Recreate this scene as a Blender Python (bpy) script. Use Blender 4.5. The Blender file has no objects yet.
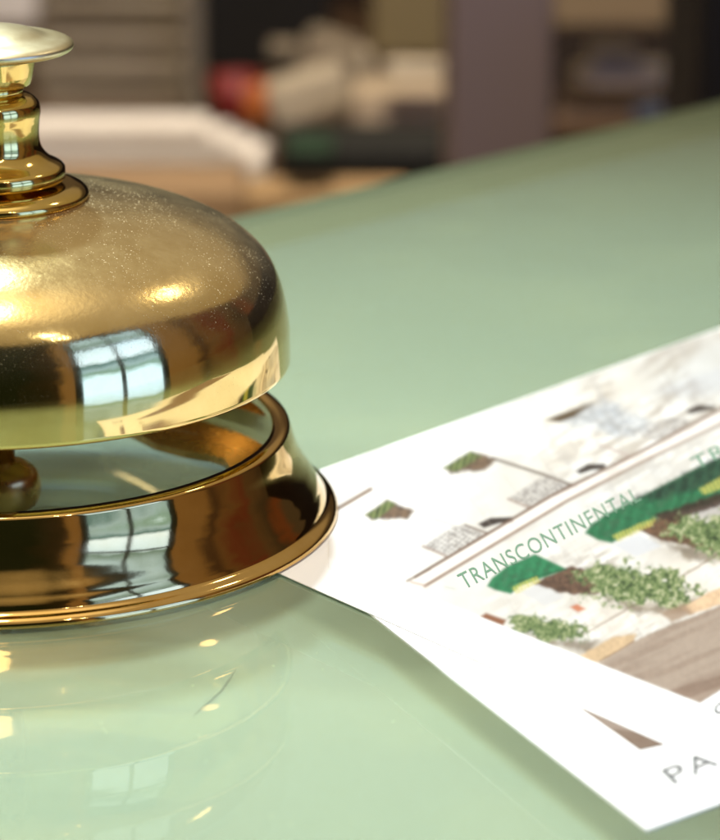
import bpy, bmesh, math, random
import numpy as np
from mathutils import Vector
from math import pi, sin, cos, radians as R

sc = bpy.context.scene
col = sc.collection
random.seed(4)

# ------------------------------------------------------------ camera
CAM = Vector((0.04975, -0.42284, 0.14572))
PITCH, FPX = 0.3025, 3200.0
cd = bpy.data.cameras.new('camera')
cd.sensor_fit = 'VERTICAL'; cd.sensor_height = 24.0; cd.lens = FPX / 840 * 24
cd.clip_start = 0.01; cd.clip_end = 50
cd.dof.use_dof = True; cd.dof.focus_distance = 0.415; cd.dof.aperture_fstop = 17.5
cam = bpy.data.objects.new('camera', cd); col.objects.link(cam)
cam.location = CAM; cam.rotation_euler = (pi / 2 - PITCH, 0, 0)
sc.camera = cam

# ------------------------------------------------------------ world: dim warm interior
w = bpy.data.worlds.new('World'); sc.world = w; w.use_nodes = True
nt = w.node_tree; N = nt.nodes; L = nt.links
bg = N['Background']
tc = N.new('ShaderNodeTexCoord')
sp = N.new('ShaderNodeSeparateXYZ'); L.new(tc.outputs['Generated'], sp.inputs[0])
rp = N.new('ShaderNodeValToRGB'); L.new(sp.outputs['Z'], rp.inputs[0])
e = rp.color_ramp.elements
e[0].position = 0.0; e[0].color = (.035, .022, .012, 1)
e[1].position = 1.0; e[1].color = (1.5, 1.3, 1.0, 1)
for p_, c_ in ((.20, (.30, .23, .13, 1)), (.62, (.38, .31, .20, 1)), (.80, (.42, .35, .24, 1)), (.915, (.46, .38, .27, 1))):
    q = e.new(p_); q.color = c_
def wm(op, a, b=None, c=None):
    n = N.new('ShaderNodeMath'); n.operation = op
    for i, v in enumerate((a, b, c)):
        if v is None: continue
        if isinstance(v, (int, float)): n.inputs[i].default_value = v
        else: L.new(v, n.inputs[i])
    return n.outputs[0]
# the room seen round about: azimuth from the photographer's side (-y) towards +x, in turns of 180 degrees
az = wm('DIVIDE', wm('ARCTAN2', sp.outputs['X'], wm('MULTIPLY', sp.outputs['Y'], -1.0)), pi)
nz = N.new('ShaderNodeTexNoise'); nz.inputs['Scale'].default_value = 5; nz.inputs['Detail'].default_value = 4
L.new(tc.outputs['Generated'], nz.inputs['Vector'])
azn = wm('ADD', az, wm('MULTIPLY', wm('SUBTRACT', nz.outputs['Fac'], .5), .13))
ra = N.new('ShaderNodeValToRGB'); L.new(wm('MULTIPLY_ADD', azn, .5, .5), ra.inputs[0])
def deg(d): return .5 + d / 360
stops = [(-180, (.10, .07, .04)), (-120, (.16, .12, .07)), (-60, (.20, .14, .08)), (-42, (.07, .05, .03)), (-25, (.030, .022, .012)), (-5, (.012, .016, .008)), (14, (.012, .016, .008)), (27, (.030, .022, .012)), (31, (.22, .14, .07)),
         (64, (.24, .155, .075)), (86, (.19, .12, .06)), (92, (.05, .03, .02)), (98, (.12, .07, .035)), (104, (.10, .03, .018)), (110, (.08, .05, .028)), (120, (.04, .03, .02)), (126, (.12, .04, .015)), (132, (.06, .045, .03)), (165, (.07, .05, .03))]
ee = ra.color_ramp.elements; ee[0].position = 0; ee[0].color = (*stops[0][1], 1); ee[1].position = 1; ee[1].color = (*stops[0][1], 1)
for d_, c_ in stops[1:]:
    q = ee.new(deg(d_)); q.color = (*c_, 1)
sd = N.new('ShaderNodeMapRange'); sd.interpolation_type = 'SMOOTHSTEP'; sd.inputs['From Min'].default_value = .40; sd.inputs['From Max'].default_value = .75; sd.inputs['To Max'].default_value = .36
L.new(wm('ABSOLUTE', az), sd.inputs[0])
el = wm('ADD', wm('ADD', sp.outputs['Z'], sd.outputs[0]), wm('MULTIPLY', wm('SUBTRACT', nz.outputs['Fac'], .5), .10))
mr_ = N.new('ShaderNodeMapRange'); mr_.interpolation_type = 'SMOOTHSTEP'; mr_.inputs['From Min'].default_value = .62; mr_.inputs['From Max'].default_value = .74
L.new(el, mr_.inputs[0])
mx = N.new('ShaderNodeMix'); mx.data_type = 'RGBA'
L.new(mr_.outputs[0], mx.inputs[0]); L.new(ra.outputs[0], mx.inputs[6]); L.new(rp.outputs[0], mx.inputs[7])
L.new(mx.outputs[2], bg.inputs['Color']); bg.inputs['Strength'].default_value = 1.0

# ------------------------------------------------------------ lamps
def area(name, loc, size, power, colr, target=(0, 0, 0), shape='DISK', sy=None):
    d = bpy.data.lights.new(name, 'AREA'); d.shape = shape; d.size = size
    if sy: d.size_y = sy
    d.energy = power; d.color = colr
    o = bpy.data.objects.new(name, d); col.objects.link(o); o.location = loc
    o.rotation_euler = (Vector(target) - Vector(loc)).to_track_quat('-Z', 'Y').to_euler()
    return o
def spot(name, loc, radius, power, colr, target, ang):
    d = bpy.data.lights.new(name, 'SPOT'); d.shadow_soft_size = radius; d.energy = power; d.color = colr
    d.spot_size = radians_(ang); d.spot_blend = 1.0
    o = bpy.data.objects.new(name, d); col.objects.link(o); o.location = loc
    o.rotation_euler = (Vector(target) - Vector(loc)).to_track_quat('-Z', 'Y').to_euler()
radians_ = math.radians
spot('key_lamp', (-.17, .50, .95), .03, 52.0, (.72, .88, 1.0), (.035, -.07, 0), 39)
spot('dome_gap_fill', (-.82, .20, .285), .03, 40.0, (.86, .95, 1.0), (.01, 0, .0), 12)  # added fill aimed under the dome, no known source there
spot('ceiling_lamp', (-.10, -.10, .80), .115, 15.0, (1, .93, .80), (0, -.07, 0), 60)
spot('desk_fill', (.05, .50, .75), .12, 44.0, (1, .87, .70), (.05, 1.02, -.2), 64)  # added fill that brightens the desk things, stands for no known lamp
area('ceiling_lamp', (.85, .50, 1.15), .14, 1.0, (1, .88, .7))
area('ceiling_spot', (.50, -.80, 1.20), .022, .5, (1, .95, .84))
area('ceiling_spot', (.62, -.86, 1.08), .020, .35, (1, .95, .84))

sc.view_settings.view_transform = 'Standard'; sc.view_settings.look = 'None'
sc.view_settings.exposure = 0.08; sc.view_settings.gamma = 1
sc.cycles.max_bounces = 10; sc.cycles.glossy_bounces = 6; sc.cycles.transparent_max_bounces = 12
sc.cycles.sample_clamp_indirect = 4.0
sc.cycles.blur_glossy = 0.6
sc.cycles.use_denoising = True

# ------------------------------------------------------------ helpers
def obj(name, me, mat=None, parent=None, smooth=False):
    if isinstance(me, bmesh.types.BMesh):
        m = bpy.data.meshes.new(name); me.normal_update(); me.to_mesh(m); me.free(); me = m
    if mat: me.materials.append(mat)
    if smooth:
        me.polygons.foreach_set('use_smooth', [True] * len(me.polygons))
    o = bpy.data.objects.new(name, me); col.objects.link(o)
    if parent: o.parent = parent
    return o
def thing(name, label, cat, loc=(0, 0, 0), group=None):
    o = bpy.data.objects.new(name, None); col.objects.link(o); o.location = loc
    o.empty_display_size = .02
    o['label'] = label; o['category'] = cat
    if group: o['group'] = group
    return o
def tag(o, label, cat, group=None):
    o['label'] = label; o['category'] = cat
    if group: o['group'] = group
    return o
def lathe(prof, seg=160, closed=True):
    bm = bmesh.new(); rows = []
    for r, z in prof:
        if r < 1e-6: rows.append([bm.verts.new((0, 0, z))])
        else: rows.append([bm.verts.new((r * cos(2 * pi * k / seg), r * sin(2 * pi * k / seg), z)) for k in range(seg)])
    n = len(rows)
    for i in range(n if closed else n - 1):
        a, b = rows[i], rows[(i + 1) % n]
        for k in range(seg):
            k2 = (k + 1) % seg
            if len(a) == 1 and len(b) == 1: continue
            if len(a) == 1: f = (a[0], b[k2], b[k])
            elif len(b) == 1: f = (a[k], a[k2], b[0])
            else: f = (a[k], a[k2], b[k2], b[k])
            bm.faces.new(f)
    bmesh.ops.recalc_face_normals(bm, faces=bm.faces)
    return bm
def spline(pts, sub=8):
    P = [np.array(p, float) for p in pts]; out = []
    for i in range(len(P) - 1):
        p0 = P[i - 1] if i else 2 * P[0] - P[1]; p1, p2 = P[i], P[i + 1]
        p3 = P[i + 2] if i + 2 < len(P) else 2 * P[-1] - P[-2]
        t1 = np.linalg.norm(p1 - p0) ** .5 + 1e-9; t2 = t1 + np.linalg.norm(p2 - p1) ** .5; t3 = t2 + np.linalg.norm(p3 - p2) ** .5 + 1e-9
        for s in range(sub):
            t = t1 + (t2 - t1) * s / sub
            a1 = (t1 - t) / t1 * p0 + t / t1 * p1; a2 = (t2 - t) / (t2 - t1) * p1 + (t - t1) / (t2 - t1) * p2
            a3 = (t3 - t) / (t3 - t2) * p2 + (t - t2) / (t3 - t2) * p3
            b1 = (t2 - t) / t2 * a1 + t / t2 * a2; b2 = (t3 - t) / (t3 - t1) * a2 + (t - t1) / (t3 - t1) * a3
            out.append(tuple((t2 - t) / (t2 - t1) * b1 + (t - t1) / (t2 - t1) * b2))
    out.append(tuple(P[-1])); return out
def box(bm, lo, hi, rotz=0, bev=0, tilt=None):
    c = [(a + b) / 2 for a, b in zip(lo, hi)]; d = [b - a for a, b in zip(lo, hi)]
    g = bmesh.ops.create_cube(bm, size=1)
    vs = g['verts']
    for v in vs:
        v.co = Vector((v.co.x * d[0], v.co.y * d[1], v.co.z * d[2]))
    if bev:
        es = list({e_ for v in vs for e_ in v.link_edges})
        g2 = bmesh.ops.bevel(bm, geom=es, offset=bev, segments=2, affect='EDGES', profile=.5)
        vs = list({v for f in g2['faces'] for v in f.verts} | {v for v in vs if v.is_valid})
    from mathutils import Matrix
    M = Matrix.Translation(c) @ Matrix.Rotation(rotz, 4, 'Z')
    if tilt: M = M @ Matrix.Rotation(tilt[0], 4, 'X') @ Matrix.Rotation(tilt[1], 4, 'Y')
    bmesh.ops.transform(bm, matrix=M, verts=vs)
def slab(poly, z0, z1):
    bm = bmesh.new()
    a = [bm.verts.new((x, y, z0)) for x, y in poly]; b = [bm.verts.new((x, y, z1)) for x, y in poly]
    bm.faces.new(b); bm.faces.new(a[::-1]); n = len(poly)
    for i in range(n): bm.faces.new((a[i], a[(i + 1) % n], b[(i + 1) % n], b[i]))
    bmesh.ops.recalc_face_normals(bm, faces=bm.faces)
    return bm
cP, sP = cos(PITCH), sin(PITCH)
def on_plane(px, py, z=0.0):                 # where a line of sight of the photo meets a level plane
    px = np.asarray(px, float); py = np.asarray(py, float)
    a = (px - 360) / FPX; b = (py - 420) / FPX
    dx, dy, dz = a, cP - sP * b, -sP - cP * b
    t = (z - CAM.z) / dz
    return CAM.x + dx * t, CAM.y + dy * t
def at_dist(px, py, Y):                      # point of the room at forward distance Y
    a = (px - 360) / FPX; b = (py - 420) / FPX
    t = Y / (cP - sP * b)
    return CAM.x + a * t, CAM.y + Y, CAM.z + (-sP - cP * b) * t

# ------------------------------------------------------------ materials
def mat(name, colr, rough=.6, metal=0, noise=None, bump=None, spec=.5):
    m = bpy.data.materials.new(name); m.use_nodes = True
    n = m.node_tree.nodes; l = m.node_tree.links; b = n['Principled BSDF']
    b.inputs['Base Color'].default_value = (*colr, 1); b.inputs['Roughness'].default_value = rough
    b.inputs['Metallic'].default_value = metal; b.inputs['Specular IOR Level'].default_value = spec
    t = n.new('ShaderNodeTexCoord')
    if noise:
        c2, scale = noise
        z = n.new('ShaderNodeTexNoise'); z.inputs['Scale'].default_value = scale; z.inputs['Detail'].default_value = 5
        l.new(t.outputs['Object'], z.inputs['Vector'])
        r = n.new('ShaderNodeValToRGB'); r.color_ramp.elements[0].position = .38; r.color_ramp.elements[1].position = .64
        r.color_ramp.elements[0].color = (*colr, 1); r.color_ramp.elements[1].color = (*c2, 1)
        l.new(z.outputs['Fac'], r.inputs[0]); l.new(r.outputs[0], b.inputs['Base Color'])
    if bump:
        z = n.new('ShaderNodeTexNoise'); z.inputs['Scale'].default_value = bump[0]; z.inputs['Detail'].default_value = 4
        l.new(t.outputs['Object'], z.inputs['Vector'])
        u = n.new('ShaderNodeBump'); u.inputs['Strength'].default_value = bump[1]; u.inputs['Distance'].default_value = bump[2]
        l.new(z.outputs['Fac'], u.inputs['Height']); l.new(u.outputs[0], b.inputs['Normal'])
    return m

def brass(name, colr, rough, dusty=0.0):
    m = bpy.data.materials.new(name); m.use_nodes = True
    n = m.node_tree.nodes; l = m.node_tree.links; b = n['Principled BSDF']
    b.inputs['Metallic'].default_value = 1
    t = n.new('ShaderNodeTexCoord')
    # tarnish patches
    z = n.new('ShaderNodeTexNoise'); z.inputs['Scale'].default_value = 70; z.inputs['Detail'].default_value = 6; z.inputs['Roughness'].default_value = .65
    l.new(t.outputs['Object'], z.inputs['Vector'])
    r = n.new('ShaderNodeValToRGB'); r.color_ramp.elements[0].position = .3; r.color_ramp.elements[1].position = .7
    r.color_ramp.elements[0].color = (colr[0] * .82, colr[1] * .76, colr[2] * .62, 1); r.color_ramp.elements[1].color = (*colr, 1)
    l.new(z.outputs['Fac'], r.inputs[0]); l.new(r.outputs[0], b.inputs['Base Color'])
    # fine pits
    v = n.new('ShaderNodeTexNoise'); v.inputs['Scale'].default_value = 1400; v.inputs['Detail'].default_value = 2
    l.new(t.outputs['Object'], v.inputs['Vector'])
    u = n.new('ShaderNodeBump'); u.inputs['Distance'].default_value = .0001
    u.inputs['Strength'].default_value = .02
    l.new(v.outputs['Fac'], u.inputs['Height']); l.new(u.outputs[0], b.inputs['Normal'])
    b.inputs['Roughness'].default_value = rough
    rn = n.new('ShaderNodeMapRange'); rn.inputs['From Min'].default_value = .45; rn.inputs['From Max'].default_value = .75; rn.inputs['To Min'].default_value = rough; rn.inputs['To Max'].default_value = rough + .06
    l.new(z.outputs['Fac'], rn.inputs[0]); l.new(rn.outputs[0], b.inputs['Roughness'])
    if dusty:
        g = n.new('ShaderNodeNewGeometry'); s = n.new('ShaderNodeSeparateXYZ'); l.new(g.outputs['Normal'], s.inputs[0])
        up = n.new('ShaderNodeMapRange'); up.inputs['From Min'].default_value = .18; up.inputs['From Max'].default_value = .75
        l.new(s.outputs['Z'], up.inputs[0])
        # roughness: dust haze on what faces up
        ro = n.new('ShaderNodeMapRange'); l.new(rn.outputs[0], ro.inputs['To Min']); ro.inputs['To Max'].default_value = .27
        mu = n.new('ShaderNodeMath'); mu.operation = 'MULTIPLY'; l.new(up.outputs[0], mu.inputs[0])
        z2 = n.new('ShaderNodeTexNoise'); z2.inputs['Scale'].default_value = 130; z2.inputs['Detail'].default_value = 8; z2.inputs['Roughness'].default_value = .75
        l.new(t.outputs['Object'], z2.inputs['Vector'])
        mr = n.new('ShaderNodeMapRange'); mr.inputs['From Min'].default_value = .3; mr.inputs['From Max'].default_value = .7; mr.inputs['To Min'].default_value = .45
        l.new(z2.outputs['Fac'], mr.inputs[0]); l.new(mr.outputs[0], mu.inputs[1]); l.new(mu.outputs[0], ro.inputs[0])
        l.new(ro.outputs[0], b.inputs['Roughness'])
        # grains and tiny pits, two sizes, some smeared out
        tot = None
        for sc_, thr, keepv, sq in ((1500, .22, .62, (1, 1, 1)), (700, .11, .80, (1, 1, 1)), (420, .07, .82, (1, .35, 1)), (3200, .30, .55, (1, 1, 1))):
            mp = n.new('ShaderNodeMapping'); mp.inputs['Scale'].default_value = sq; mp.inputs['Rotation'].default_value = (0, 0, sc_)
            l.new(t.outputs['Object'], mp.inputs[0])
            vo = n.new('ShaderNodeTexVoronoi'); vo.inputs['Scale'].default_value = sc_; l.new(mp.outputs[0], vo.inputs['Vector'])
            lt = n.new('ShaderNodeMapRange'); lt.inputs['From Min'].default_value = thr; lt.inputs['From Max'].default_value = thr * .4; l.new(vo.outputs['Distance'], lt.inputs[0])
            sx = n.new('ShaderNodeSeparateColor'); l.new(vo.outputs['Color'], sx.inputs[0])
            sel = n.new('ShaderNodeMapRange'); sel.inputs['From Min'].default_value = keepv; l.new(sx.outputs[0], sel.inputs[0])
            m1 = n.new('ShaderNodeMath'); m1.operation = 'MULTIPLY'; l.new(lt.outputs[0], m1.inputs[0]); l.new(sel.outputs[0], m1.inputs[1])
            if tot is None: tot = m1.outputs[0]
            else:
                ad = n.new('ShaderNodeMath'); ad.operation = 'MAXIMUM'; l.new(tot, ad.inputs[0]); l.new(m1.outputs[0], ad.inputs[1]); tot = ad.outputs[0]
        m2 = n.new('ShaderNodeMath'); m2.operation = 'MULTIPLY'; l.new(tot, m2.inputs[0])
        u3 = n.new('ShaderNodeMapRange'); u3.inputs['From Min'].default_value = .25; u3.inputs['From Max'].default_value = .7
        u3.inputs['To Min'].default_value = .06; l.new(s.outputs['Z'], u3.inputs[0])
        pt = n.new('ShaderNodeMath'); pt.operation = 'MULTIPLY'; l.new(u3.outputs[0], pt.inputs[0]); cl = n.new('ShaderNodeTexNoise'); cl.inputs['Scale'].default_value = 55; cl.inputs['Detail'].default_value = 3; l.new(t.outputs['Object'], cl.inputs['Vector']); cm = n.new('ShaderNodeMapRange'); cm.inputs['From Min'].default_value = .42; cm.inputs['From Max'].default_value = .68; cm.inputs['To Min'].default_value = .08; cm.inputs['To Max'].default_value = 1.5; l.new(cl.outputs['Fac'], cm.inputs[0]); l.new(cm.outputs[0], pt.inputs[1]); l.new(pt.outputs[0], m2.inputs[1])
        bm_ = n.new('ShaderNodeMath'); bm_.operation = 'MULTIPLY'; l.new(mu.outputs[0], bm_.inputs[0]); bm_.inputs[1].default_value = .35; l.new(bm_.outputs[0], u.inputs['Strength'])
        m3 = n.new('ShaderNodeMath'); m3.operation = 'MULTIPLY'; l.new(m2.outputs[0], m3.inputs[0]); m3.inputs[1].default_value = dusty
        d = n.new('ShaderNodeBsdfPrincipled'); d.inputs['Base Color'].default_value = (.80, .62, .32, 1); d.inputs['Roughness'].default_value = .6
        ms = n.new('ShaderNodeMixShader'); l.new(m3.outputs[0], ms.inputs[0]); l.new(b.outputs[0], ms.inputs[1]); l.new(d.outputs[0], ms.inputs[2])
        # thin grey smear of dust
        m4 = n.new('ShaderNodeMath'); m4.operation = 'MULTIPLY'; l.new(mu.outputs[0], m4.inputs[0]); m4.inputs[1].default_value = .12
        d2 = n.new('ShaderNodeBsdfDiffuse'); d2.inputs['Color'].default_value = (.62, .50, .30, 1)
        ms2 = n.new('ShaderNodeMixShader'); l.new(m4.outputs[0], ms2.inputs[0]); l.new(ms.outputs[0], ms2.inputs[1]); l.new(d2.outputs[0], ms2.inputs[2])
        out = n['Material Output']; l.new(ms2.outputs[0], out.inputs['Surface'])
    return m

def glass_sheet():
    m = bpy.data.materials.new('clear_glass_sheet'); m.use_nodes = True
    n = m.node_tree.nodes; l = m.node_tree.links; n.remove(n['Principled BSDF'])
    g = n.new('ShaderNodeNewGeometry')
    dt = n.new('ShaderNodeVectorMath'); dt.operation = 'DOT_PRODUCT'; l.new(g.outputs['Incoming'], dt.inputs[0]); l.new(g.outputs['Normal'], dt.inputs[1])
    ab = n.new('ShaderNodeMath'); ab.operation = 'ABSOLUTE'; l.new(dt.outputs['Value'], ab.inputs[0])
    om = n.new('ShaderNodeMath'); om.operation = 'SUBTRACT'; om.inputs[0].default_value = 1; l.new(ab.outputs[0], om.inputs[1])
    pw = n.new('ShaderNodeMath'); pw.operation = 'POWER'; pw.inputs[1].default_value = 5; l.new(om.outputs[0], pw.inputs[0])
    ma = n.new('ShaderNodeMath'); ma.operation = 'MULTIPLY_ADD'; ma.inputs[1].default_value = .92; ma.inputs[2].default_value = .03; l.new(pw.outputs[0], ma.inputs[0])
    sz0 = n.new('ShaderNodeSeparateXYZ'); l.new(g.outputs['Normal'], sz0.inputs[0])
    w0 = n.new('ShaderNodeMapRange'); w0.inputs['From Min'].default_value = -1; w0.inputs['From Max'].default_value = 1; w0.inputs['To Min'].default_value = .3; l.new(sz0.outputs['Z'], w0.inputs[0])
    fz = n.new('ShaderNodeMath'); fz.operation = 'MULTIPLY'; l.new(ma.outputs[0], fz.inputs[0]); l.new(w0.outputs[0], fz.inputs[1]); ma = fz
    tr = n.new('ShaderNodeBsdfTransparent'); tr.inputs['Color'].default_value = (.965, .985, .965, 1)
    gl = n.new('ShaderNodeBsdfGlossy'); gl.inputs['Roughness'].default_value = .008; gl.inputs['Color'].default_value = (1, 1, 1, 1)
    ms = n.new('ShaderNodeMixShader'); l.new(ma.outputs[0], ms.inputs[0]); l.new(tr.outputs[0], ms.inputs[1]); l.new(gl.outputs[0], ms.inputs[2])
    df = n.new('ShaderNodeBsdfDiffuse'); df.inputs['Color'].default_value = (.46, .54, .31, 1)  # olive veil added so the shadow bands keep an even tone
    sz = n.new('ShaderNodeSeparateXYZ'); l.new(g.outputs['Normal'], sz.inputs[0])
    up = n.new('ShaderNodeMath'); up.operation = 'GREATER_THAN'; up.inputs[1].default_value = .5; l.new(sz.outputs['Z'], up.inputs[0])
    tc = n.new('ShaderNodeTexCoord'); z = n.new('ShaderNodeTexNoise'); z.inputs['Scale'].default_value = 9; z.inputs['Detail'].default_value = 6; l.new(tc.outputs['Object'], z.inputs['Vector'])
    am = n.new('ShaderNodeMapRange'); am.inputs['To Min'].default_value = .25; am.inputs['To Max'].default_value = .31; l.new(z.outputs['Fac'], am.inputs[0])
    tot = am.outputs[0]
    def addto(v, k):
        q = n.new('ShaderNodeMath'); q.operation = 'MULTIPLY_ADD'; l.new(v, q.inputs[0]); q.inputs[1].default_value = k; l.new(tot, q.inputs[2]); return q.outputs[0]
    for rot, sc_ in ((.5, (14, 900, 1)), (-.9, (10, 700, 1)), (1.5, (16, 1100, 1))):
        mp = n.new('ShaderNodeMapping'); mp.inputs['Rotation'].default_value = (0, 0, rot); mp.inputs['Scale'].default_value = sc_; l.new(tc.outputs['Object'], mp.inputs[0])
        zz = n.new('ShaderNodeTexNoise'); zz.inputs['Scale'].default_value = 1; zz.inputs['Detail'].default_value = 1; l.new(mp.outputs[0], zz.inputs['Vector'])
        th = n.new('ShaderNodeMapRange'); th.inputs['From Min'].default_value = .76; th.inputs['From Max'].default_value = .84; l.new(zz.outputs['Fac'], th.inputs[0]); tot = addto(th.outputs[0], .16)
    vo = n.new('ShaderNodeTexVoronoi'); vo.inputs['Scale'].default_value = 260; l.new(tc.outputs['Object'], vo.inputs['Vector'])
    dl = n.new('ShaderNodeMath'); dl.operation = 'LESS_THAN'; dl.inputs[1].default_value = .035; l.new(vo.outputs['Distance'], dl.inputs[0]); tot = addto(dl.outputs[0], .35)
    z9 = n.new('ShaderNodeTexNoise'); z9.inputs['Scale'].default_value = 38; z9.inputs['Detail'].default_value = 6; l.new(tc.outputs['Object'], z9.inputs['Vector'])
    sm = n.new('ShaderNodeMapRange'); sm.inputs['From Min'].default_value = .5; sm.inputs['From Max'].default_value = .75; l.new(z9.outputs['Fac'], sm.inputs[0]); tot = addto(sm.outputs[0], .10)
    rg_ = n.new('ShaderNodeMapRange'); rg_.inputs['To Min'].default_value = .004; rg_.inputs['To Max'].default_value = .05; l.new(sm.outputs[0], rg_.inputs[0]); l.new(rg_.outputs[0], gl.inputs['Roughness'])
    mm = n.new('ShaderNodeMath'); mm.operation = 'MULTIPLY'; l.new(up.outputs[0], mm.inputs[0]); l.new(tot, mm.inputs[1])
    mv = n.new('ShaderNodeMixShader'); l.new(mm.outputs[0], mv.inputs[0]); l.new(tr.outputs[0], mv.inputs[1]); l.new(df.outputs[0], mv.inputs[2])
    l.new(mv.outputs[0], ms.inputs[1])
    l.new(ms.outputs[0], n['Material Output'].inputs['Surface'])
    return m

def emit(name, build, strength):
    m = bpy.data.materials.new(name); m.use_nodes = True
    n = m.node_tree.nodes; l = m.node_tree.links; n.remove(n['Principled BSDF'])
    em = n.new('ShaderNodeEmission'); em.inputs['Strength'].default_value = strength
    l.new(build(n, l), em.inputs['Color']); l.new(em.outputs[0], n['Material Output'].inputs['Surface'])
    return m

BRASS = brass('polished_brass', (.84, .635, .27), .035, dusty=1.3)
BRASS_CLEAN = brass('bright_brass', (.78, .57, .19), .085)
BRASS_BASE = brass('base_brass', (.80, .54, .20), .05)
BRASS_DARK = brass('tarnished_brass', (.66, .46, .19), .26)
CAPMAT = brass('worn_pale_brass', (.78, .70, .46), .36)
GLASS = glass_sheet()
GREEN = mat('green_painted_board', (.17, .27, .34), .7, noise=((.19, .29, .36), 3), spec=0.0)
CARD = mat('white_card_stock', (.86, .85, .83), .5, spec=.3)
INK = mat('grey_ink', (.16, .16, .155), .7, spec=.1)
GREENINK = mat('sage_green_ink', (.15, .26, .17), .7, spec=.1)

# light spreads sideways inside the painted layer: part plain paint, part scattering
n_ = GREEN.node_tree.nodes; l_ = GREEN.node_tree.links
d_ = n_.new('ShaderNodeBsdfPrincipled'); d_.inputs['Base Color'].default_value = (.33, .43, .34, 1); d_.inputs['Roughness'].default_value = .8
d_.inputs['Specular IOR Level'].default_value = 0; d_.inputs['Subsurface Weight'].default_value = 1; d_.inputs['Subsurface Radius'].default_value = (1, 1, 1); d_.inputs['Subsurface Scale'].default_value = .13
d_.subsurface_method = 'BURLEY'
x_ = n_.new('ShaderNodeMixShader'); x_.inputs[0].default_value = .50
l_.new(n_['Principled BSDF'].outputs[0], x_.inputs[1]); l_.new(d_.outputs[0], x_.inputs[2]); l_.new(x_.outputs[0], n_['Material Output'].inputs['Surface'])

# ------------------------------------------------------------ counter
E0 = np.array([.0316, .1708]); ed = np.array([.0469, .0490]); ed /= np.linalg.norm(ed); en = np.array([ed[1], -ed[0]])
cp = [E0 - ed * .7, E0 - ed * .7 + en * 1.1, E0 + ed * 1.3 + en * 1.1, E0 + ed * 1.3]
DEP = .0052
gp = cp
counter = thing('counter', 'pale green counter under a clear glass sheet, the bell and postcards on it', 'counter', (0, 0, 0))
obj('glass_top', slab(gp, -.0045, 0), GLASS, counter)
bm = bmesh.new()
cp2 = [tuple(p) for p in cp]
obj('painted_board', slab(cp2, -.030, -DEP), GREEN, counter)
obj('edge_shade', slab([tuple(cp[0] - en * .022), tuple(cp[3] - en * .022), tuple(cp[3] - en * .0002), tuple(cp[0] - en * .0002)], -.030, -DEP), mat('green_edge_shade', (.15, .19, .10), .6), counter)  # dark strip: shade along the far edge put into its colour
cin = [E0 - ed * .68 - en * -.03, E0 - ed * .68 + en * 1.05, E0 + ed * 1.28 + en * 1.05, E0 + ed * 1.28 + en * .03]
obj('cabinet', slab([tuple(p) for p in cin], -.95, -.0305), mat('dark_wood', (.10, .055, .03), .5, noise=((.16, .09, .05), 8)), counter)
# a scratch and hairs lying on the glass
x0, y0 = on_plane(np.array([193, 208, 222, 236]), np.array([716, 703, 690, 669]), .0002)
def hair(xs, ys, z, r):
    bm = bmesh.new(); prev = None
    for i in range(len(xs)):
        k = min(i + 1, len(xs) - 1); j = max(i - 1, 0)
        d = Vector((xs[k] - xs[j], ys[k] - ys[j], 0)).normalized(); s = Vector((-d.y, d.x, 0))
        c = Vector((xs[i], ys[i], z)); rr = r * (.3 if i in (0, len(xs) - 1) else 1)
        ring = [bm.verts.new(c + s * rr * cos(a) + Vector((0, 0, 1)) * rr * sin(a)) for a in (0, pi / 2, pi, 3 * pi / 2)]
        if prev:
            for q in range(4): bm.faces.new((prev[q], prev[(q + 1) % 4], ring[(q + 1) % 4], ring[q]))
        prev = ring
    bmesh.ops.recalc_face_normals(bm, faces=bm.faces); return bm
tag(obj('hair', hair(x0, y0, .0002, .00007), mat('hair', (.12, .13, .10), .5)),
    'short dark hair lying on the glass in front of the bell', 'hair')

# ------------------------------------------------------------ postcards
PC_T = .00026
def unit(v): v = np.array(v, float); return v / np.linalg.norm(v)
def pp(x, y, z=0): a, b = on_plane(x, y, z); return np.array([float(a), float(b)])
UT = .00012
ZU = PC_T + UT + .00005; ZL = PC_T + .00002
# upper card
tL, tR = pp(320, 469.3, ZU), pp(720, 327.6, ZU); ut = unit(tR - tL)
eA, eB = pp(295, 580, ZU), pp(662, 742.5, ZU); ul = unit(eA - eB)
M = np.array([[ut[0], -ul[0]], [ut[1], -ul[1]]]); s_ = np.linalg.solve(M, eA - tL)
UA = tL + ut * s_[0]; UC = pp(684, 752.3, ZU)
upper = [tuple(UA), tuple(UC), tuple(UC + ut * .155), tuple(UA + ut * .155)]
# lower card
lC, lK = pp(646.5, 829.7, ZL), pp(374, 616.5, ZL); ll = unit(lK - lC); lb = unit(pp(720, 803, ZL) - lC)
lower = [tuple(lC + ll * .104), tuple(lC), tuple(lC + lb * .155), tuple(lC + ll * .104 + lb * .155)]
pu = thing('postcard', 'upper white postcard showing a building with green awnings, one end under the bell', 'postcard', (0, 0, 0), 'postcards on the counter')
pl = thing('postcard', 'lower white postcard, mostly hidden, only its corner and the letters PA showing', 'postcard', (0, 0, 0), 'postcards on the counter')
obj('card', slab(upper, PC_T + .00002, PC_T + .00002 + UT), CARD, pu)
obj('card', slab(lower, .00001, PC_T), CARD, pl)

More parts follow.
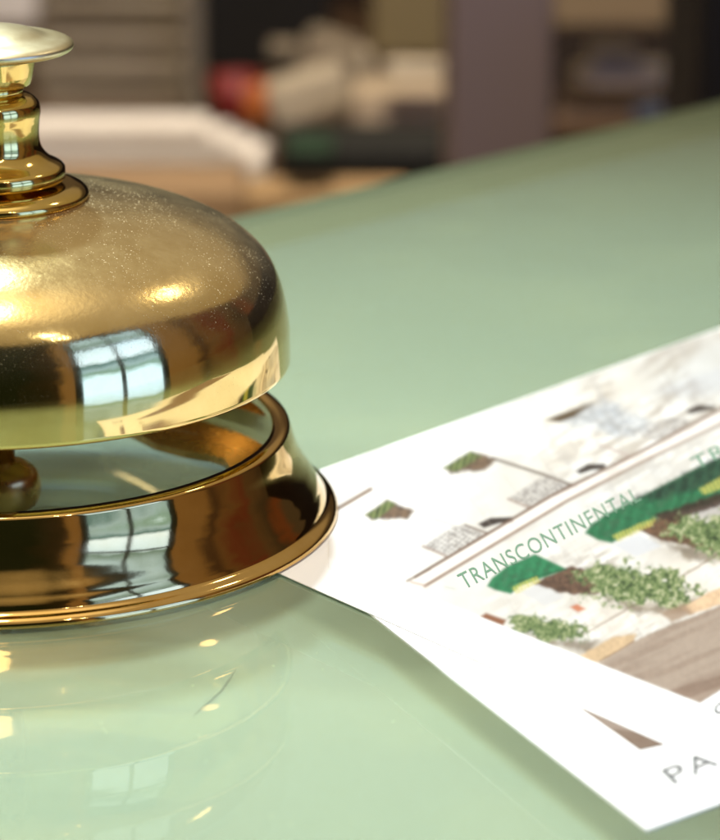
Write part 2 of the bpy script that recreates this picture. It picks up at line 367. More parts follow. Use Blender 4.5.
# ---- printed picture of the upper card: an albedo map carried by a fine mesh
def vnoise(x, y, s, seed):
    rg = np.random.default_rng(seed); G = rg.random((512, 512))
    X, Y = x / s, y / s; xi, yi = np.floor(X).astype(int), np.floor(Y).astype(int); fx, fy = X - xi, Y - yi
    fx, fy = fx * fx * (3 - 2 * fx), fy * fy * (3 - 2 * fy)
    g = lambda i, j: G[i % 512, j % 512]
    return (g(xi, yi) * (1 - fx) + g(xi + 1, yi) * fx) * (1 - fy) + (g(xi, yi + 1) * (1 - fx) + g(xi + 1, yi + 1) * fx) * fy
def fbm(x, y, s, seed): return (vnoise(x, y, s, seed) + .5 * vnoise(x, y, s / 2, seed + 1) + .25 * vnoise(x, y, s / 4, seed + 2)) / 1.75
def sdist(x, y, P):
    P = np.array(P, float); n = len(P); d = np.full(x.shape, 1e9); ins = np.zeros(x.shape, bool)
    for i in range(n):
        a, b = P[i], P[(i + 1) % n]; e_ = b - a
        t = np.clip(((x - a[0]) * e_[0] + (y - a[1]) * e_[1]) / (e_ @ e_ + 1e-9), 0, 1)
        d = np.minimum(d, np.hypot(x - a[0] - t * e_[0], y - a[1] - t * e_[1]))
        c = ((a[1] > y) != (b[1] > y)); ins ^= c & (x < (b[0] - a[0]) * (y - a[1]) / (b[1] - a[1] + 1e-12) + a[0])
    return np.where(ins, -d, d)
def line_d(x, y, P):
    d = np.full(x.shape, 1e9)
    for a, b in zip(P[:-1], P[1:]):
        a = np.array(a, float); b = np.array(b, float); e_ = b - a
        t = np.clip(((x - a[0]) * e_[0] + (y - a[1]) * e_[1]) / (e_ @ e_ + 1e-9), 0, 1)
        d = np.minimum(d, np.hypot(x - a[0] - t * e_[0], y - a[1] - t * e_[1]))
    return d
def paint(x, y):
    C = np.empty(x.shape + (3,)); C[:] = (.86, .85, .83); wm_ = np.clip((x - 400 + (y - 500) * .5) / 90, 0, 1)[..., None]; C[:] = C * (1 - wm_) + np.array((.735, .71, .665)) * wm_
    n1 = fbm(x, y, 22, 3); nf = fbm(x, y, 3.2, 9); n2 = fbm(x, y, 7, 14)
    def mixin(m, c):
        m = np.clip(m, 0, 1)[..., None]; C[:] = C * (1 - m) + np.array(c) * m
    def poly(P, c, soft=.9, a=1.0, wob=0, tex=0):
        d = sdist(x, y, P) + (wob * (n2 - .5) * 2 if wob else 0)
        m = np.clip(.5 - d / (2 * soft), 0, 1) * a
        cc = np.array(c)[None, :] * (1 + tex * (nf - .5) * 2)[..., None] if tex else np.array(c)
        m = m[..., None]; C[:] = C * (1 - m) + cc * m
    def ln(P, c, wd=1.0, a=1.0): mixin(np.clip(wd / 2 + .6 - line_d(x, y, P), 0, 1) * a, c)
    # warm / grey tints of the facade, fading into white at the left margin
    fade = np.clip((x - 470) / 200, 0, 1)
    mixin(.75 * (.3 + .7 * fade) * np.clip(n1 * 2 - .6, 0, 1), (.60, .56, .50))
    poly([(640, 372), (720, 340), (760, 335), (760, 395), (690, 402), (625, 400)], (.62, .63, .62), 9, .38, 5)
    poly([(520, 420), (600, 380), (690, 356), (640, 400), (560, 470), (520, 470)], (.78, .72, .62), 9, .25, 5)
    # weathered facade: streaks along the storeys and down the wall
    u_ = (x - 430) * .87 - (y - 575) * .50; v_ = (x - 430) * .50 + (y - 575) * .87; t_ = -(x - 430) * .42 + (y - 575) * .9
    st = fbm(u_ * .30 + 50, v_ * 1.3 + 80, 7, 61); sv = fbm(u_ * 1.3 + 90, t_ * .30 + 200, 6, 67); big = fbm(u_ + 300, v_ + 300, 38, 77)
    f2 = np.clip((x - 455) / 150, 0, 1) * np.clip((big - .30) * 3.0, 0, 1)
    mixin(f2 * np.clip((st - .50) * 4.5, 0, .62), (.47, .42, .36)); mixin(f2 * np.clip((sv - .56) * 4.5, 0, .5), (.52, .49, .46)); mixin(f2 * np.clip((.42 - st) * 5, 0, .7), (.80, .79, .77))
    # far-left bracket
    ln([(337, 509), (371, 489)], (.28, .19, .12), 3.4); ln([(333, 499), (358, 488)], (.6, .58, .54), 1, .5); poly([(331, 497), (371, 487), (338, 507)], (.66, .63, .60), 2, .45)
    # upper windows with striped awnings
    def awning(P, Q):
        poly(P, (.22, .155, .10), 1.6, .95, 2, .6); poly(Q, (.16, .21, .09), 1.1, .95, 0, .7)
        m = np.clip(.5 - sdist(x, y, Q), 0, 1) * (np.sin((x + y * .3) * 1.05) > .35); mixin(m * .6, (.44, .46, .24))
    awning([(365, 515), (388, 500), (414, 511), (408, 519), (372, 520)], [(365, 515), (388, 500), (396, 504), (376, 520)])
    awning([(443, 468), (471, 451), (496, 460), (486, 470), (450, 473)], [(443, 468), (471, 451), (482, 456), (456, 472)])
    ln([(413, 511), (483, 536)], (.50, .46, .43), .9, .6)
    ln([(492, 458), (545, 475), (577, 487)], (.22, .17, .13), 2.4, .95); ln([(500, 470), (530, 480)], (.7, .67, .65), 1, .5)
    ln([(465, 525), (487, 533)], (.28, .22, .18), 2.0, .9)
    # iron balconies
    def balcony(P, seed):
        m = np.clip(.5 - sdist(x, y, P) / 3, 0, 1); f = (np.abs(fbm(x, y, 3.0, seed) - .5) < .055) | (np.abs(np.sin(x * .9) + np.sin(y * 1.2 + x * .2)) < .28)
        mixin(m * f * .8, (.24, .21, .19)); mixin(m * .2, (.5, .47, .45))
    balcony([(422, 547), (452, 528), (465, 525), (487, 535), (470, 545), (445, 556)], 41)
    balcony([(508, 499), (533, 483), (548, 475), (577, 488), (553, 497), (528, 508)], 47)
    ln([(423, 546), (446, 556)], (.42, .33, .28), 2.0, .8); ln([(508, 499), (531, 508)], (.42, .33, .28), 2.0, .8)
    balcony([(650, 425), (672, 417), (700, 424), (684, 436), (660, 440), (640, 436)], 53)
    # dark lamps on the cornice
    poly([(478, 524), (490, 518), (512, 517), (514, 523), (500, 523), (484, 528)], (.10, .075, .06), 1.0, 1)
    poly([(576, 471), (588, 464), (605, 464), (606, 469), (592, 470), (580, 474)], (.10, .075, .06), 1.0, 1)
    poly([(686, 411), (698, 405), (714, 406), (716, 410), (703, 411), (690, 414)], (.10, .075, .06), 1.2, 1)
    poly([(738, 382), (748, 374), (765, 374), (764, 379), (750, 381)], (.10, .075, .06), 1.2, 1)
    # third window
    W3 = [(556, 420), (592, 403), (612, 402), (650, 424), (628, 437), (578, 426)]
    poly(W3, (.44, .45, .46), 5, .75, 6, .25)
    mixin(np.clip(-sdist(x, y, W3) / 4, 0, 1) * np.clip((fbm(u_, v_ * 2, 9, 88) - .45) * 5, 0, .85), (.68, .67, .65))
    for k in range(3): ln([(588 + k * 15, 407 + k * 3), (606 + k * 15, 430 + k * 3)], (.36, .34, .32), 1.2, .6)
    ln([(574, 416), (640, 431)], (.38, .36, .33), 1.2, .6)
    poly([(545, 420), (594, 402), (574, 417), (560, 422)], (.16, .11, .05), 1.4, 1)
    ln([(601, 445), (630, 456)], (.50, .42, .38), 2.4, .7)
    poly([(655, 392), (705, 372), (760, 360), (760, 372), (710, 395), (690, 398)], (.55, .55, .56), 4, .4, 3)
    # cornice
    poly([(395, 592), (551, 497), (760, 388), (760, 402), (566, 501), (427, 588)], (.82, .76, .71), 1.5, .8)
    ln([(407, 581), (430, 569)], (.30, .22, .15), 2.0, .9)
    ln([(415, 577), (551, 496), (640, 452), (720, 409.5), (760, 388)], (.26, .18, .13), 2.8, .95)
    ln([(425, 586), (567, 501), (650, 458), (720, 424.5), (760, 405)], (.33, .24, .18), 3.2, .9)
    ln([(411, 582), (427, 586)], (.5, .4, .33), 2, .7)
    ln([(445, 587), (455, 589)], (.4, .42, .36), 1.2, .7)
    for k in range(5): ln([(470 + k * 22, 600 - k * 12), (492 + k * 22, 592 - k * 12)], (.7, .69, .66), .8, .35)
    # ground-floor wall shading and siding lines
    poly([(430, 590), (560, 508), (760, 392), (760, 440), (640, 500), (585, 533), (505, 567), (480, 600)], (.70, .69, .66), 6, .35, 4)
    for k in range(9): ln([(436 + k * 34, 520 - k * 22), (458 + k * 34, 548 - k * 22)], (.55, .50, .44), .8, .35)
    for k in range(6): poly([(600 + k * 26, 470 - k * 15), (612 + k * 26, 463 - k * 15), (622 + k * 26, 470 - k * 15), (610 + k * 26, 477 - k * 15)], (.5, .46, .40), 2, .25, 2)
    poly([(604, 600), (660, 618), (700, 600), (720, 590), (690, 585), (640, 600)], (.62, .56, .48), 5, .5, 3)
    poly([(590, 535), (640, 560), (700, 570), (690, 556), (640, 545)], (.66, .62, .56), 5, .45, 3)
    poly([(575, 600), (600, 588), (680, 560), (760, 520), (760, 575), (690, 605), (640, 628), (590, 640)], (.80, .75, .68), 5, .45, 2)
    for k in range(13): ln([(565 + k * 15, 645 - k * 9), (625 + k * 15, 612 - k * 9)], (.50, .44, .38), .9, .75)
    for k in range(6): ln([(560 + k * 34, 522 - k * 20), (578 + k * 34, 545 - k * 20)], (.6, .57, .52), .8, .4)
    ln([(556, 560), (600, 538)], (.6, .56, .5), .8, .5); ln([(560, 548), (588, 534)], (.6, .56, .5), .8, .5)
    for k in range(4): ln([(488 + k * 8, 607 + k * 5), (520 + k * 8, 590 + k * 5)], (.66, .65, .62), .8, .4)
    poly([(520, 592), (540, 583), (565, 597), (545, 606)], (.63, .62, .61), 1.5, .8); poly([(612, 545), (640, 534), (662, 546), (636, 557)], (.63, .63, .64), 1.5, .8)
    poly([(688, 512), (720, 500), (760, 500), (760, 520), (716, 522)], (.50, .47, .45), 2, .7)
    # dark door recesses
    poly([(534, 583), (572, 566), (600, 575), (610, 590), (590, 596), (556, 592)], (.20, .13, .09), 1.4, 1, 2, .5)
    poly([(634, 528), (672, 512), (690, 520), (700, 535), (740, 545), (740, 556), (700, 548), (660, 540)], (.22, .14, .09), 1.4, 1, 2, .5)
    # awnings
    poly([(487, 586), (492, 578), (507, 566), (535, 554), (567, 569), (545, 577), (520, 586), (511, 594), (495, 590)], (.06, .27, .14), 1.0, 1, 0, .25)
    ln([(511, 583), (566, 569)], (.02, .10, .05), 1.0, .7)
    def folds(P, ph):
        m = np.clip(-sdist(x, y, P) / 2, 0, 1); fo = np.sin((x * .55 + y * .15) + ph + 1.5 * fbm(x, y, 9, 19))
        mixin(m * np.clip(fo, 0, 1) * .14, (.16, .42, .26)); mixin(m * np.clip(-fo, 0, 1) * .16, (.02, .12, .06)); mixin(m * np.clip((fbm(x, y, 6, 23) - .5) * 3, 0, .5), (.10, .20, .12))
    folds([(487, 586), (507, 566), (535, 554), (567, 569), (520, 586), (495, 590)], .4)
    poly([(585, 533), (590, 526), (604, 515), (640, 497), (700, 466), (760, 440), (760, 490), (720, 500), (690, 510), (660, 516), (640, 528), (612, 543), (598, 540)], (.055, .23, .12), 1.2, 1, 0, .25)
    poly([(638, 498), (700, 466), (760, 436), (760, 470), (712, 482), (660, 500)], (.035, .07, .05), 3, .85, 4, .5)
    folds([(585, 533), (604, 515), (640, 497), (700, 466), (760, 440), (760, 490), (690, 510), (612, 543)], 1.0)
    poly([(655, 515), (700, 500), (760, 478), (760, 494), (712, 508), (672, 522)], (.10, .06, .04), 1.5, .9, 2, .5)
    def gold(P, dens):
        m = np.clip(1.2 - sdist(x, y, P), 0, 1) * (np.sin(x * dens + y * .9) * np.sin(y * 1.5 - x * .4) > -.15); mixin(m * .9, (.62, .58, .20))
    gold([(512, 588), (536, 577), (540, 581), (517, 593)], 1.3); gold([(613, 536), (640, 524), (655, 519), (652, 525), (618, 541)], 1.2); gold([(700, 489), (722, 477), (760, 462), (760, 474), (722, 488), (704, 494)], .9)
    # shrubs: leafy speckle
    for P_ in ([(500, 628), (560, 640), (598, 640), (590, 652), (540, 645)], [(592, 592), (650, 606), (702, 596), (694, 612), (640, 614)], [(668, 545), (740, 552), (740, 562), (690, 560)]):
        poly(P_, (.24, .19, .13), 3.5, .7, 4, .3)
    def shrub(cx, cy, a, b, ang, seed, th=.0):
        u = (x - cx) * cos(ang) + (y - cy) * sin(ang); v = -(x - cx) * sin(ang) + (y - cy) * cos(ang)
        rr = np.hypot(u / a, v / b); f = fbm(x, y, 4.5, seed); g = fbm(x, y, 2.6, seed + 5); h = fbm(x, y, 13, seed + 8)
        m = np.clip((1.0 - rr + (f - .5) * 1.1 + (h - .5) * .9) * 3.2, 0, 1)
        cols = np.array([(.08, .11, .05), (.18, .245, .11), (.31, .36, .19), (.56, .55, .40)])
        t = np.clip((g * 1.4 - .2 + (h - .5) * .6) * 3, 0, 2.999); i = t.astype(int); fr = (t - i)[..., None]
        cc = cols[i] * (1 - fr) + cols[i + 1] * fr; m = m[..., None]; C[:] = C * (1 - m) + cc * m
    shrub(712, 534, 48, 20, .25, 71); shrub(645, 586, 62, 22, .06, 81); shrub(600, 575, 30, 9, -.1, 84); shrub(548, 630, 46, 13, .12, 91); shrub(525, 622, 18, 8, .1, 95)
    # planters, pavement and street
    poly([(580, 656), (612, 637), (636, 634), (634, 643), (605, 660), (594, 664)], (.62, .49, .34), 1.2, 1, 1, .15)
    ln([(600, 661), (620, 650), (634, 641)], (.24, .15, .09), 1.2, .7)
    poly([(682, 608), (706, 594), (760, 570), (760, 590), (716, 606), (690, 615)], (.68, .53, .38), 1.2, 1, 1, .15)
    poly([(660, 612), (685, 604), (694, 614), (672, 622)], (.40, .30, .22), 2, .8, 1)
    poly([(570, 607), (577, 604), (586, 609), (578, 612)], (.55, .20, .08), 1.2, .8)
    poly([(480, 617), (486, 613), (506, 620), (503, 626)], (.34, .18, .10), 1.2, 1)
    poly([(596, 665), (640, 638), (668, 626), (720, 606), (760, 590), (760, 760), (700, 720)], (.42, .345, .285), 1.2, 1, 1, .10)
    poly([(662, 693), (700, 676), (760, 655), (760, 740), (700, 720)], (.31, .23, .18), 3, .7, 1, .08)
    m = np.clip((fbm((x + y * .3) * .12, (y + x * .42) * 1.2, 7, 33) - .40) * 2.0, 0, .35) * np.clip(-sdist(x, y, [(596, 665), (640, 638), (720, 606), (760, 590), (760, 760), (700, 720)]), 0, 1); mixin(m, (.56, .49, .42))
    C[:] = .86 * np.clip(C / .86, 0, 1) ** 1.5
    # white margin of the card below the picture
    C[(y - 617) - (x - 480) * (703.5 - 617) / (700 - 480) > 0] = (.86, .85, .83)
    d2 = (y - 703.5) + (x - 700) * .62
    C[(d2 > 0) & (x > 690)] = (.86, .85, .83)
    return C
step = .8
xs = np.arange(328, 762, step); ys = np.arange(330, 712, step)
GX, GY = np.meshgrid(xs, ys)
keep = (GY > 462 - (GX - 340) * .352) & (GY < 612 + (GX - 475) * .392 + 14) & (GY + (GX - 700) * .62 < 712)
def soften(c):
    for _ in range(3):
        for ax in (0, 1):
            c = (np.roll(c, 1, ax) + 2 * c + np.roll(c, -1, ax)) / 4
    return c
col3 = soften(paint(GX, GY)); wx, wy = on_plane(GX, GY, ZU)
idx = -np.ones(GX.shape, int); h_, w_ = GX.shape
q = keep[:-1, :-1] & keep[1:, :-1] & keep[:-1, 1:] & keep[1:, 1:]
used = np.zeros(GX.shape, bool); used[:-1, :-1] |= q; used[1:, :-1] |= q; used[:-1, 1:] |= q; used[1:, 1:] |= q
idx[used] = np.arange(used.sum())
verts = np.stack([wx[used], wy[used], np.full(used.sum(), ZU)], -1)
qi, qj = np.nonzero(q)
faces = np.stack([idx[qi + 1, qj], idx[qi + 1, qj + 1], idx[qi, qj + 1], idx[qi, qj]], -1)
me = bpy.data.meshes.new('printed_photo')
me.vertices.add(len(verts)); me.vertices.foreach_set('co', verts.ravel())
me.loops.add(faces.size); me.loops.foreach_set('vertex_index', faces.ravel())
me.polygons.add(len(faces)); me.polygons.foreach_set('loop_start', np.arange(0, faces.size, 4)); me.polygons.foreach_set('loop_total', np.full(len(faces), 4))
me.update(calc_edges=True)
ca = me.color_attributes.new('print', 'FLOAT_COLOR', 'POINT')
cc = np.concatenate([col3[used], np.ones((used.sum(), 1))], -1); ca.data.foreach_set('color', cc.ravel())
pm = mat('photo_print', (.8, .8, .8), .45, spec=.3); an = pm.node_tree.nodes.new('ShaderNodeAttribute'); an.attribute_name = 'print'
pm.node_tree.links.new(an.outputs['Color'], pm.node_tree.nodes['Principled BSDF'].inputs['Base Color'])
obj('printed_photo', me, pm, pu)

def letters(name, text, base0, base1, up0, up1, z, material, parent, bold=0.0, fit=True):
    """text laid on the card between two baseline points, cap height vectors at both ends (photo coordinates)"""
    cu = bpy.data.curves.new('t', 'FONT'); cu.body = text; cu.size = 1; cu.space_character = 1.12; cu.offset = bold
    to = bpy.data.objects.new('t', cu); col.objects.link(to)
    dg = bpy.context.evaluated_depsgraph_get(); dg.update()
    m = bpy.data.meshes.new_from_object(to.evaluated_get(dg)); bpy.data.objects.remove(to)
    n = len(m.vertices); co = np.empty(n * 3); m.vertices.foreach_get('co', co); co = co.reshape(-1, 3)
    u = (co[:, 0] - co[:, 0].min()) / (co[:, 0].max() - co[:, 0].min()); v = co[:, 1] / .73
    b0, b1, a0, a1 = map(lambda t: np.array(t, float), (base0, base1, up0, up1))
    P = b0 * (1 - u)[:, None] + b1 * u[:, None] + v[:, None] * (a0 * (1 - u)[:, None] + a1 * u[:, None])
    X, Y = on_plane(P[:, 0], P[:, 1], z); co = np.stack([X, Y, np.full(n, z)], -1)
    m.vertices.foreach_set('co', co.ravel()); m.update()
    return obj(name, m, material, parent)
ZT = ZU + .00005
letters('lettering', 'TRANSCONTINENTAL', (465, 589), (642, 500), (-9, -15), (-8, -14), ZT, GREENINK, pu, 0)
letters('lettering', 'TR', (697, 470), (728, 454), (-8, -12), (-8, -12), ZT, GREENINK, pu, 0)
letters('lettering', 'C', (717, 716), (731, 708), (-5, -10), (-5, -10), ZT, INK, pu, 0)
letters('lettering', 'PA', (675, 784), (719, 764), (-15, -15), (-12, -15), ZL + .00006, INK, pl, 0)
# lower card's picture: corner of its street, tan then brown
K = pp(640, 750, ZL + .00003); kb = unit(pp(662, 745, ZL) - pp(640, 750, ZL)); kl = unit(pp(568, 699, ZL) - pp(640, 750, ZL))
pr = [tuple(K), tuple(K + kb * .135), tuple(K + kb * .135 + kl * .085), tuple(K + kl * .085)]
lm = mat('street_print', (.27, .205, .16), .45, spec=.3)
lo = obj('printed_photo', slab(pr, PC_T + .00001, PC_T + .00004), lm, pl)
bb = pp(612, 731, ZL); bc = pp(632, 728, ZL)
kk = [tuple(K), tuple(K + kb * .02), tuple(pp(640, 733, ZL)), tuple(pp(613, 729, ZL) + np.array([0.00005, 0.0]))]
obj('printed_road', slab(kk, PC_T + .000042, PC_T + .00006), mat('road_print', (.17, .11, .075), .45, noise=((.20, .14, .10), 600), spec=.3), lo)

# ------------------------------------------------------------ the bell
ZB = PC_T + UT + .00004
def dn(P, k): return [(r, max(z - k, 0)) for r, z in P]
bell = thing('service_bell', 'polished brass counter service bell with domed top and push button', 'bell', (0, 0, ZB))
dome_o = spline([(.0402, .0230), (.04015, .0262), (.0400, .0285), (.0391, .0330), (.0373, .0368), (.0340, .0400), (.0293, .0425), (.0222, .0446), (.0150, .0457), (.0080, .0462), (.0030, .0463)], 8)
dome_o = dn(dome_o, .0010)
dome_i = [(max(r - .0009, .003) if z < .044 else r, z - (.0009 if z > .036 else .0004 if z > .028 else 0)) for r, z in reversed(dome_o)]
dome_i[-1] = (.0393, .0220)
rim = [(.0394, .0217), (.0397, .02162), (.0400, .02172)]
obj('dome', lathe(dome_o + dome_i + rim, 220), BRASS, bell, True)
base = [(.0378, .0134), (.0396, .0134)] + spline([(.0400, .0131), (.0405, .0115), (.0411, .0095), (.0420, .0075), (.0430, .0058), (.0440, .0042), (.0447, .0029), (.0450, .0022)], 6) \
     + spline([(.0455, .0018), (.0462, .0014), (.0466, .0009), (.0467, .0003)], 5) \
     + [(.0462, 0), (.0450, .0002)] + spline([(.0438, .0030), (.0425, .0048), (.0405, .0082), (.0393, .0108), (.0380, .0124), (.0375, .0130)], 5)
base = [(r, z - .0006 * min(max(z, 0) / .004, 1)) for r, z in base]
obj('base_ring', lathe(base, 220), BRASS_BASE, bell, True)
# bottom plate of the base with its cut-out
zpl = .0036
near = [pp(a, b, zpl + ZB) for a, b in ((96, 418), (114, 424), (131, 431), (155, 443), (185, 451), (210, 455), (224, 459), (229, 465), (232, 474))]
arc = [np.array([.0405 * cos(a), .0405 * sin(a)]) for a in np.linspace(-.45, 1.30, 26)]
pts = [tuple(p) for p in near] + [tuple(p) for p in arc]
bm = slab(pts, zpl - .0011, zpl)
bm.edges.ensure_lookup_table()
obj('base_plate', bm, BRASS_DARK, bell)
# rod and striker nut under the dome
obj('rod', lathe([(0, .002), (.0018, .002), (.0018, .0440), (0, .0440)], 32), BRASS_DARK, bell, True)
obj('striker_nut', lathe([(0, .0003)] + spline([(.0030, .0003), (.0046, .0012), (.0053, .0034), (.0048, .0058), (.0030, .0073), (.0018, .0076)], 5) + [(0, .0076)], 48), BRASS_DARK, bell, True)
obj('washer', lathe(dn([(0, .0458)] + spline([(.0118, .0458), (.0129, .0461), (.0130, .0467), (.0124, .0474), (.0112, .0479), (.0100, .0480)], 5) + [(0, .0480)], .0011), 120), BRASS_CLEAN, bell, True)
sleeve = [(0, .0478), (.0070, .0478), (.0074, .0486)] + [(.0096, .0487), (.0099, .0490), (.0099, .0503), (.0096, .0507)] \
    + spline([(.0093, .0509), (.0080, .0517), (.0069, .0531), (.0065, .0550), (.0066, .0572), (.0068, .0588), (.0066, .0600), (.0058, .0609), (.0050, .0612)], 6) + [(0, .0612)]
obj('sleeve', lathe([(r, z - .0013 - (.0008 * max(0, (z - .0507)) / .0105)) for r, z in sleeve], 120), BRASS_CLEAN, bell, True)
btn = thing('push_button', '', '', (0, 0, -.0021)); del btn['label']; del btn['category']; btn.parent = bell
obj('neck', lathe([(0, .0612), (.0046, .0612), (.0046, .0626), (0, .0626)], 80), BRASS_CLEAN, btn, True)
obj('cup', lathe([(0, .0625), (.0054, .0625), (.0057, .0628), (.0060, .0640), (.0064, .0660), (.0065, .0668), (0, .0668)], 100), BRASS_CLEAN, btn, True)
obj('cap', lathe([(0, .0668)] + spline([(.0070, .0668), (.0100, .0669), (.0113, .0674), (.0115, .0680), (.0110, .0685), (.0096, .0689), (.0078, .0692), (.0058, .0699), (.0030, .0704), (0, .0706)], 6), 120), CAPMAT, btn, True)

# ------------------------------------------------------------ back of the room
WOOD = mat('brown_wood', (.13, .075, .04), .5, noise=((.07, .038, .018), 9))
DARK = mat('dark_cabinet', (.012, .009, .008), .6)
BEIGE = mat('beige_board', (.26, .21, .15), .8, noise=((.19, .15, .10), 9))
TAN = mat('tan_cardboard', (.34, .22, .12), .8, noise=((.24, .15, .08), 9))
PAPER = mat('paper', (.56, .48, .36), .8, noise=((.40, .33, .24), 16))
WHITE = mat('white_paper', (.84, .79, .74), .8, noise=((.70, .64, .58), 9))
def at_box(name, x0, y0, x1, y1, Y, depth, material, parent=None, bev=.003, rotz=0, tilt=None):
    """upright box whose front face covers the given part of the view at distance Y"""
    a = at_dist(x0, y1, Y); b = list(at_dist(x1, y0, Y)); b[2] = at_dist(x1, y0, Y + depth)[2]
    bm = bmesh.new(); box(bm, (a[0], a[1], a[2]), (b[0], a[1] + depth, b[2]), rotz, bev, tilt)
    return obj(name, bm, material, parent)
bw = bmesh.new(); box(bw, (-2.5, 1.9, -.95), (3, 1.98, .35)); o = obj('wall', bw, mat('dark_wall', (.018, .009, .006), .8, noise=((.035, .018, .012), 2))); o['kind'] = 'structure'
bf = bmesh.new(); box(bf, (-3, -2.5, -1.0), (3, 2.2, -.951)); o = obj('floor', bf, mat('dark_floor', (.06, .04, .03), .6, noise=((.09, .06, .045), 3))); o['kind'] = 'structure'
desk = thing('desk', 'brown wooden desk behind the counter covered with papers and boxes', 'desk', (0, 1.1, -.95))
d0 = bmesh.new(); box(d0, (-1.2, -.45, .67), (1.3, .75, .70), 0, .003); obj('desktop', d0, WOOD, desk)
for xx, yy in ((-1.15, -.40), (1.25, -.40), (-1.15, .70), (1.25, .70)):
    b_ = bmesh.new(); box(b_, (xx - .03, yy - .03, 0), (xx + .03, yy + .03, .67), 0, .003); obj('leg', b_, WOOD, desk)
# things on the desk (all far out of focus)
rack = thing('paper_rack', 'grey beige rack of stacked paper trays behind the bell knob', 'rack', (0, 0, 0))
at_box('back_panel', 30, -60, 200, 118, 1.95, .02, BEIGE, rack)
for k, (ya, yb) in enumerate(((-35, -22), (-8, 6), (26, 38), (56, 66), (84, 96))):
    at_box('tray', 42, ya, 186, yb, 1.72, .03, PAPER, rack)
at_box('side_panel', 184, -60, 200, 120, 1.70, .03, mat('grey_panel', (.20, .17, .13), .7), rack)
tag(at_box('black_gap', 200, -80, 330, 72, 1.78, .03, mat('black_gap', (.003, .002, .002), .8)), 'black crate high between the paper rack and the file bundle, shade made as a slab', 'gap')  # black slab put in for a dark void, only shade there
for k_, (x0_, y0_, x1_, y1_, m_, l_) in enumerate(((268, 40, 300, 54, BEIGE, 'narrow beige folded sheet at the left end of the file bundle'), (456 - 70, 64, 446, 74, PAPER, 'thin pale envelope on top of the beige carton'), (590, 48, 640, 57, PAPER, 'thin cream envelope on the cream paper pile'))):
    tag(at_box('envelope', x0_, y0_, x1_, y1_, 1.43, .02, m_), l_, 'envelope')
tag(at_box('paper_sheets', -60, -40, 34, 26, 1.70, .03, WHITE), 'pale sheets of paper at the top left corner of the picture', 'paper')
s = thing('paper_stack', 'long white stack of paper on the desk right of the knob', 'paper stack', (0, 0, 0))
for k in range(4):
    at_box('bundle', -20 + k * 3, 150 - k * 11, 262 - k * 19, 167 - k * 11, 1.36, .045 - k * .004, WHITE, s, .002)
tag(at_box('storage_box', -80, 163, 242, 300, 1.30, .05, TAN), 'brown storage box below the white paper stack', 'box')
tag(at_box('storage_box', 244, 176, 410, 330, 1.24, .03, mat('ochre_card', (.42, .27, .13), .8, noise=((.30, .19, .09), 8))), 'tan storage box low behind the counter edge, under the black gap', 'box')
cupm = mat('red_plastic', (.20, .012, .012), .5)
a = at_dist(236, 124, 1.55); b = at_dist(236, 76, 1.55); rr = (at_dist(262, 100, 1.55)[0] - at_dist(210, 100, 1.55)[0]) / 2
cup = thing('cup', 'dark red cup with an orange sleeve on the desk', 'cup', (a[0], a[1], a[2]))
H = b[2] - a[2]
obj('cup_body', lathe([(0, 0), (rr * .8, 0), (rr, H), (rr * .92, H), (rr * .74, .004), (0, .004)], 40), cupm, cup, True)
ob = bmesh.new(); box(ob, (rr * .35, -rr * 1.15, .004), (rr * 1.25, -rr * .2, H * .92), 0, .003); obj('sleeve', ob, mat('orange_paper', (.55, .16, .04), .6), cup)
g = thing('file_bundle', 'leaning pale bundle of files right of the red cup', 'files', (0, 0, 0))
at_box('folder', 268, 66, 350, 122, 1.50, .03, PAPER, g, .004, 0, (0, R(-18)))
at_box('folder', 296, 28, 352, 120, 1.56, .03, BEIGE, g, .004, 0, (0, R(18)))
at_box('folder', 330, 44, 372, 126, 1.60, .03, PAPER, g, .004)
tag(at_box('carton', 352, 76, 452, 132, 1.46, .04, mat('pale_carton', (.46, .36, .25), .8)), 'beige carton in front of the olive one, left of the mauve post', 'carton')
tag(at_box('carton', 372, -60, 462, 58, 1.62, .04, mat('olive_card', (.20, .155, .075), .8)), 'olive brown carton high behind the beige carton', 'carton')
tag(at_box('tray', 278, 122, 470, 184, 1.30, .05, mat('black_hollow', (.004, .004, .003), .7)), 'black gap under the beige carton, shade made as a slab', 'tray')  # black slab standing in for the shaded hollow below the carton
tag(at_box('book', 286, 132, 334, 160, 1.24, .03, mat('green_cloth', (.006, .03, .012), .6)), 'dark green book at the left end of the black gap', 'book')
tag(at_box('post', 448, -80, 556, 260, 1.12, .09, mat('mauve_paint', (.24, .175, .165), .7)), 'wide mauve grey post behind the counter', 'post')
sh = thing('shelf_unit', 'brown shelf unit right of the mauve post', 'shelf', (0, 0, 0))
at_box('back_panel', 540, -60, 720, 260, 1.72, .02, mat('shelf_back', (.025, .014, .008), .8), sh)
at_box('shelf', 550, -60, 692, 30, 1.40, .04, mat('khaki_board', (.24, .17, .095), .7), sh)
at_box('shelf', 550, 118, 700, 128, 1.38, .02, WOOD, sh)
tag(at_box('paper_pile', 575, 56, 692, 92, 1.42, .03, mat('cream_paper', (.70, .60, .48), .8), None, .008), 'cream pile of papers on the shelf right of the mauve post', 'paper')
tag(at_box('brown_parcel', 560, 88, 650, 120, 1.44, .03, mat('parcel', (.16, .10, .06), .8)), 'brown parcel under the cream papers on the shelf', 'parcel')
tag(at_box('folder', 636, 108, 690, 120, 1.34, .02, mat('blue_folder', (.04, .05, .08), .6)), 'small blue folder at the counter edge under the cream papers', 'folder')
tag(at_box('pillar', 692, -90, 760, 260, 1.05, .12, DARK), 'black pillar at the right end of the counter', 'pillar')

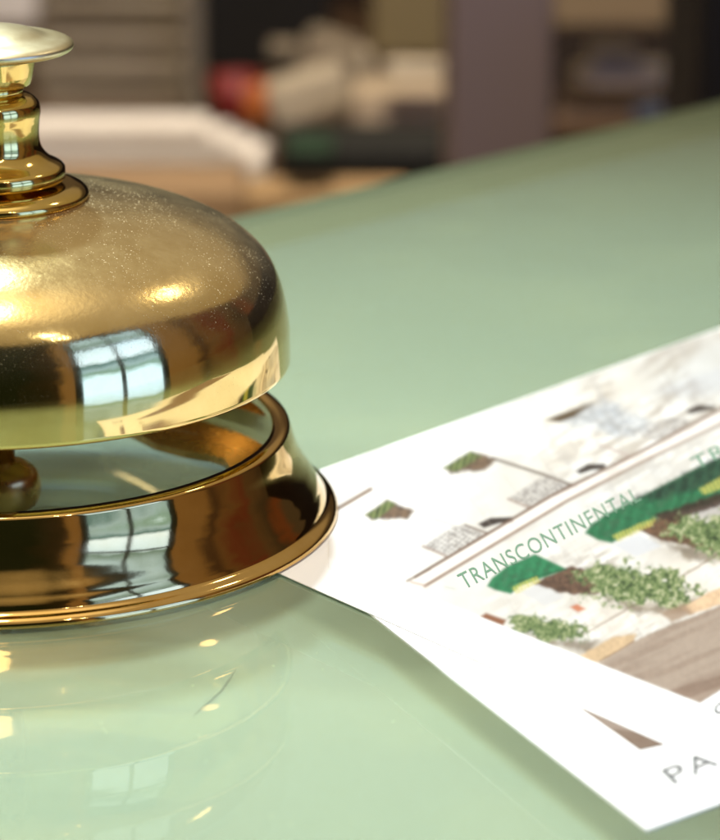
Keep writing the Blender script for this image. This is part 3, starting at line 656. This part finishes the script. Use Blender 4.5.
# ------------------------------------------------------------ shop window behind the photographer, seen in the brass
wd = thing('window', 'tall bright shop window with dark mullions reflected in the bell', 'window', (1.55, -1.12, 0))
wd.rotation_euler = (0, 0, R(54))
def street(n, l):
    t = n.new('ShaderNodeTexCoord'); s = n.new('ShaderNodeSeparateXYZ'); l.new(t.outputs['Object'], s.inputs[0])
    r = n.new('ShaderNodeValToRGB'); mr = n.new('ShaderNodeMapRange'); mr.inputs['From Min'].default_value = -.6; mr.inputs['From Max'].default_value = 1.6
    z = n.new('ShaderNodeTexNoise'); z.inputs['Scale'].default_value = 3.2; z.inputs['Detail'].default_value = 6; l.new(t.outputs['Object'], z.inputs['Vector'])
    ad = n.new('ShaderNodeMath'); ad.operation = 'MULTIPLY_ADD'; ad.inputs[1].default_value = .30; l.new(z.outputs['Fac'], ad.inputs[0]); l.new(s.outputs['Z'], ad.inputs[2])
    l.new(ad.outputs[0], mr.inputs[0]); l.new(mr.outputs[0], r.inputs[0]); e = r.color_ramp.elements
    e[0].position = 0; e[0].color = (0.260, 0.422, 1.000, 1); e[1].position = 1; e[1].color = (0.124, 0.231, 0.550, 1)
    for p_, c_ in ((.42, (0.223, 0.408, 1.000, 1)), (.47, (0.062, 0.136, 0.240, 1)), (.52, (0.099, 0.190, 0.450, 1)), (.58, (0.025, 0.068, 0.140, 1)), (.64, (0.248, 0.408, 1.000, 1)), (.80, (0.198, 0.354, 0.900, 1)), (.86, (0.043, 0.088, 0.160, 1))):
        q_ = e.new(p_); q_.color = c_
    return r.outputs[0]
PANE = emit('daylight_pane', street, 4.6)
FR = mat('window_paint', (.05, .08, .075), .5)
fm = bmesh.new()
W2 = .56
for lo_, hi_ in (((-W2 - .1, -.04, -.7), (-W2, .04, 1.5)), ((W2, -.04, -.7), (W2 + .1, .04, 1.5)), ((-.03, -.05, -.6), (.03, .03, 1.5)), ((-W2, -.045, 1.5), (W2, .035, 1.68)), ((-W2, -.045, -.7), (W2, .035, -.6)), ((-W2, -.035, 1.02), (W2, .025, 1.06))):
    box(fm, lo_, hi_)
obj('frame', fm, FR, wd)
for xa, xb in ((-W2, -.03), (.03, W2)):
    b_ = bmesh.new(); box(b_, (xa + .002, .0, -.598), (xb - .002, .012, 1.498)); obj('pane', b_, PANE, wd)
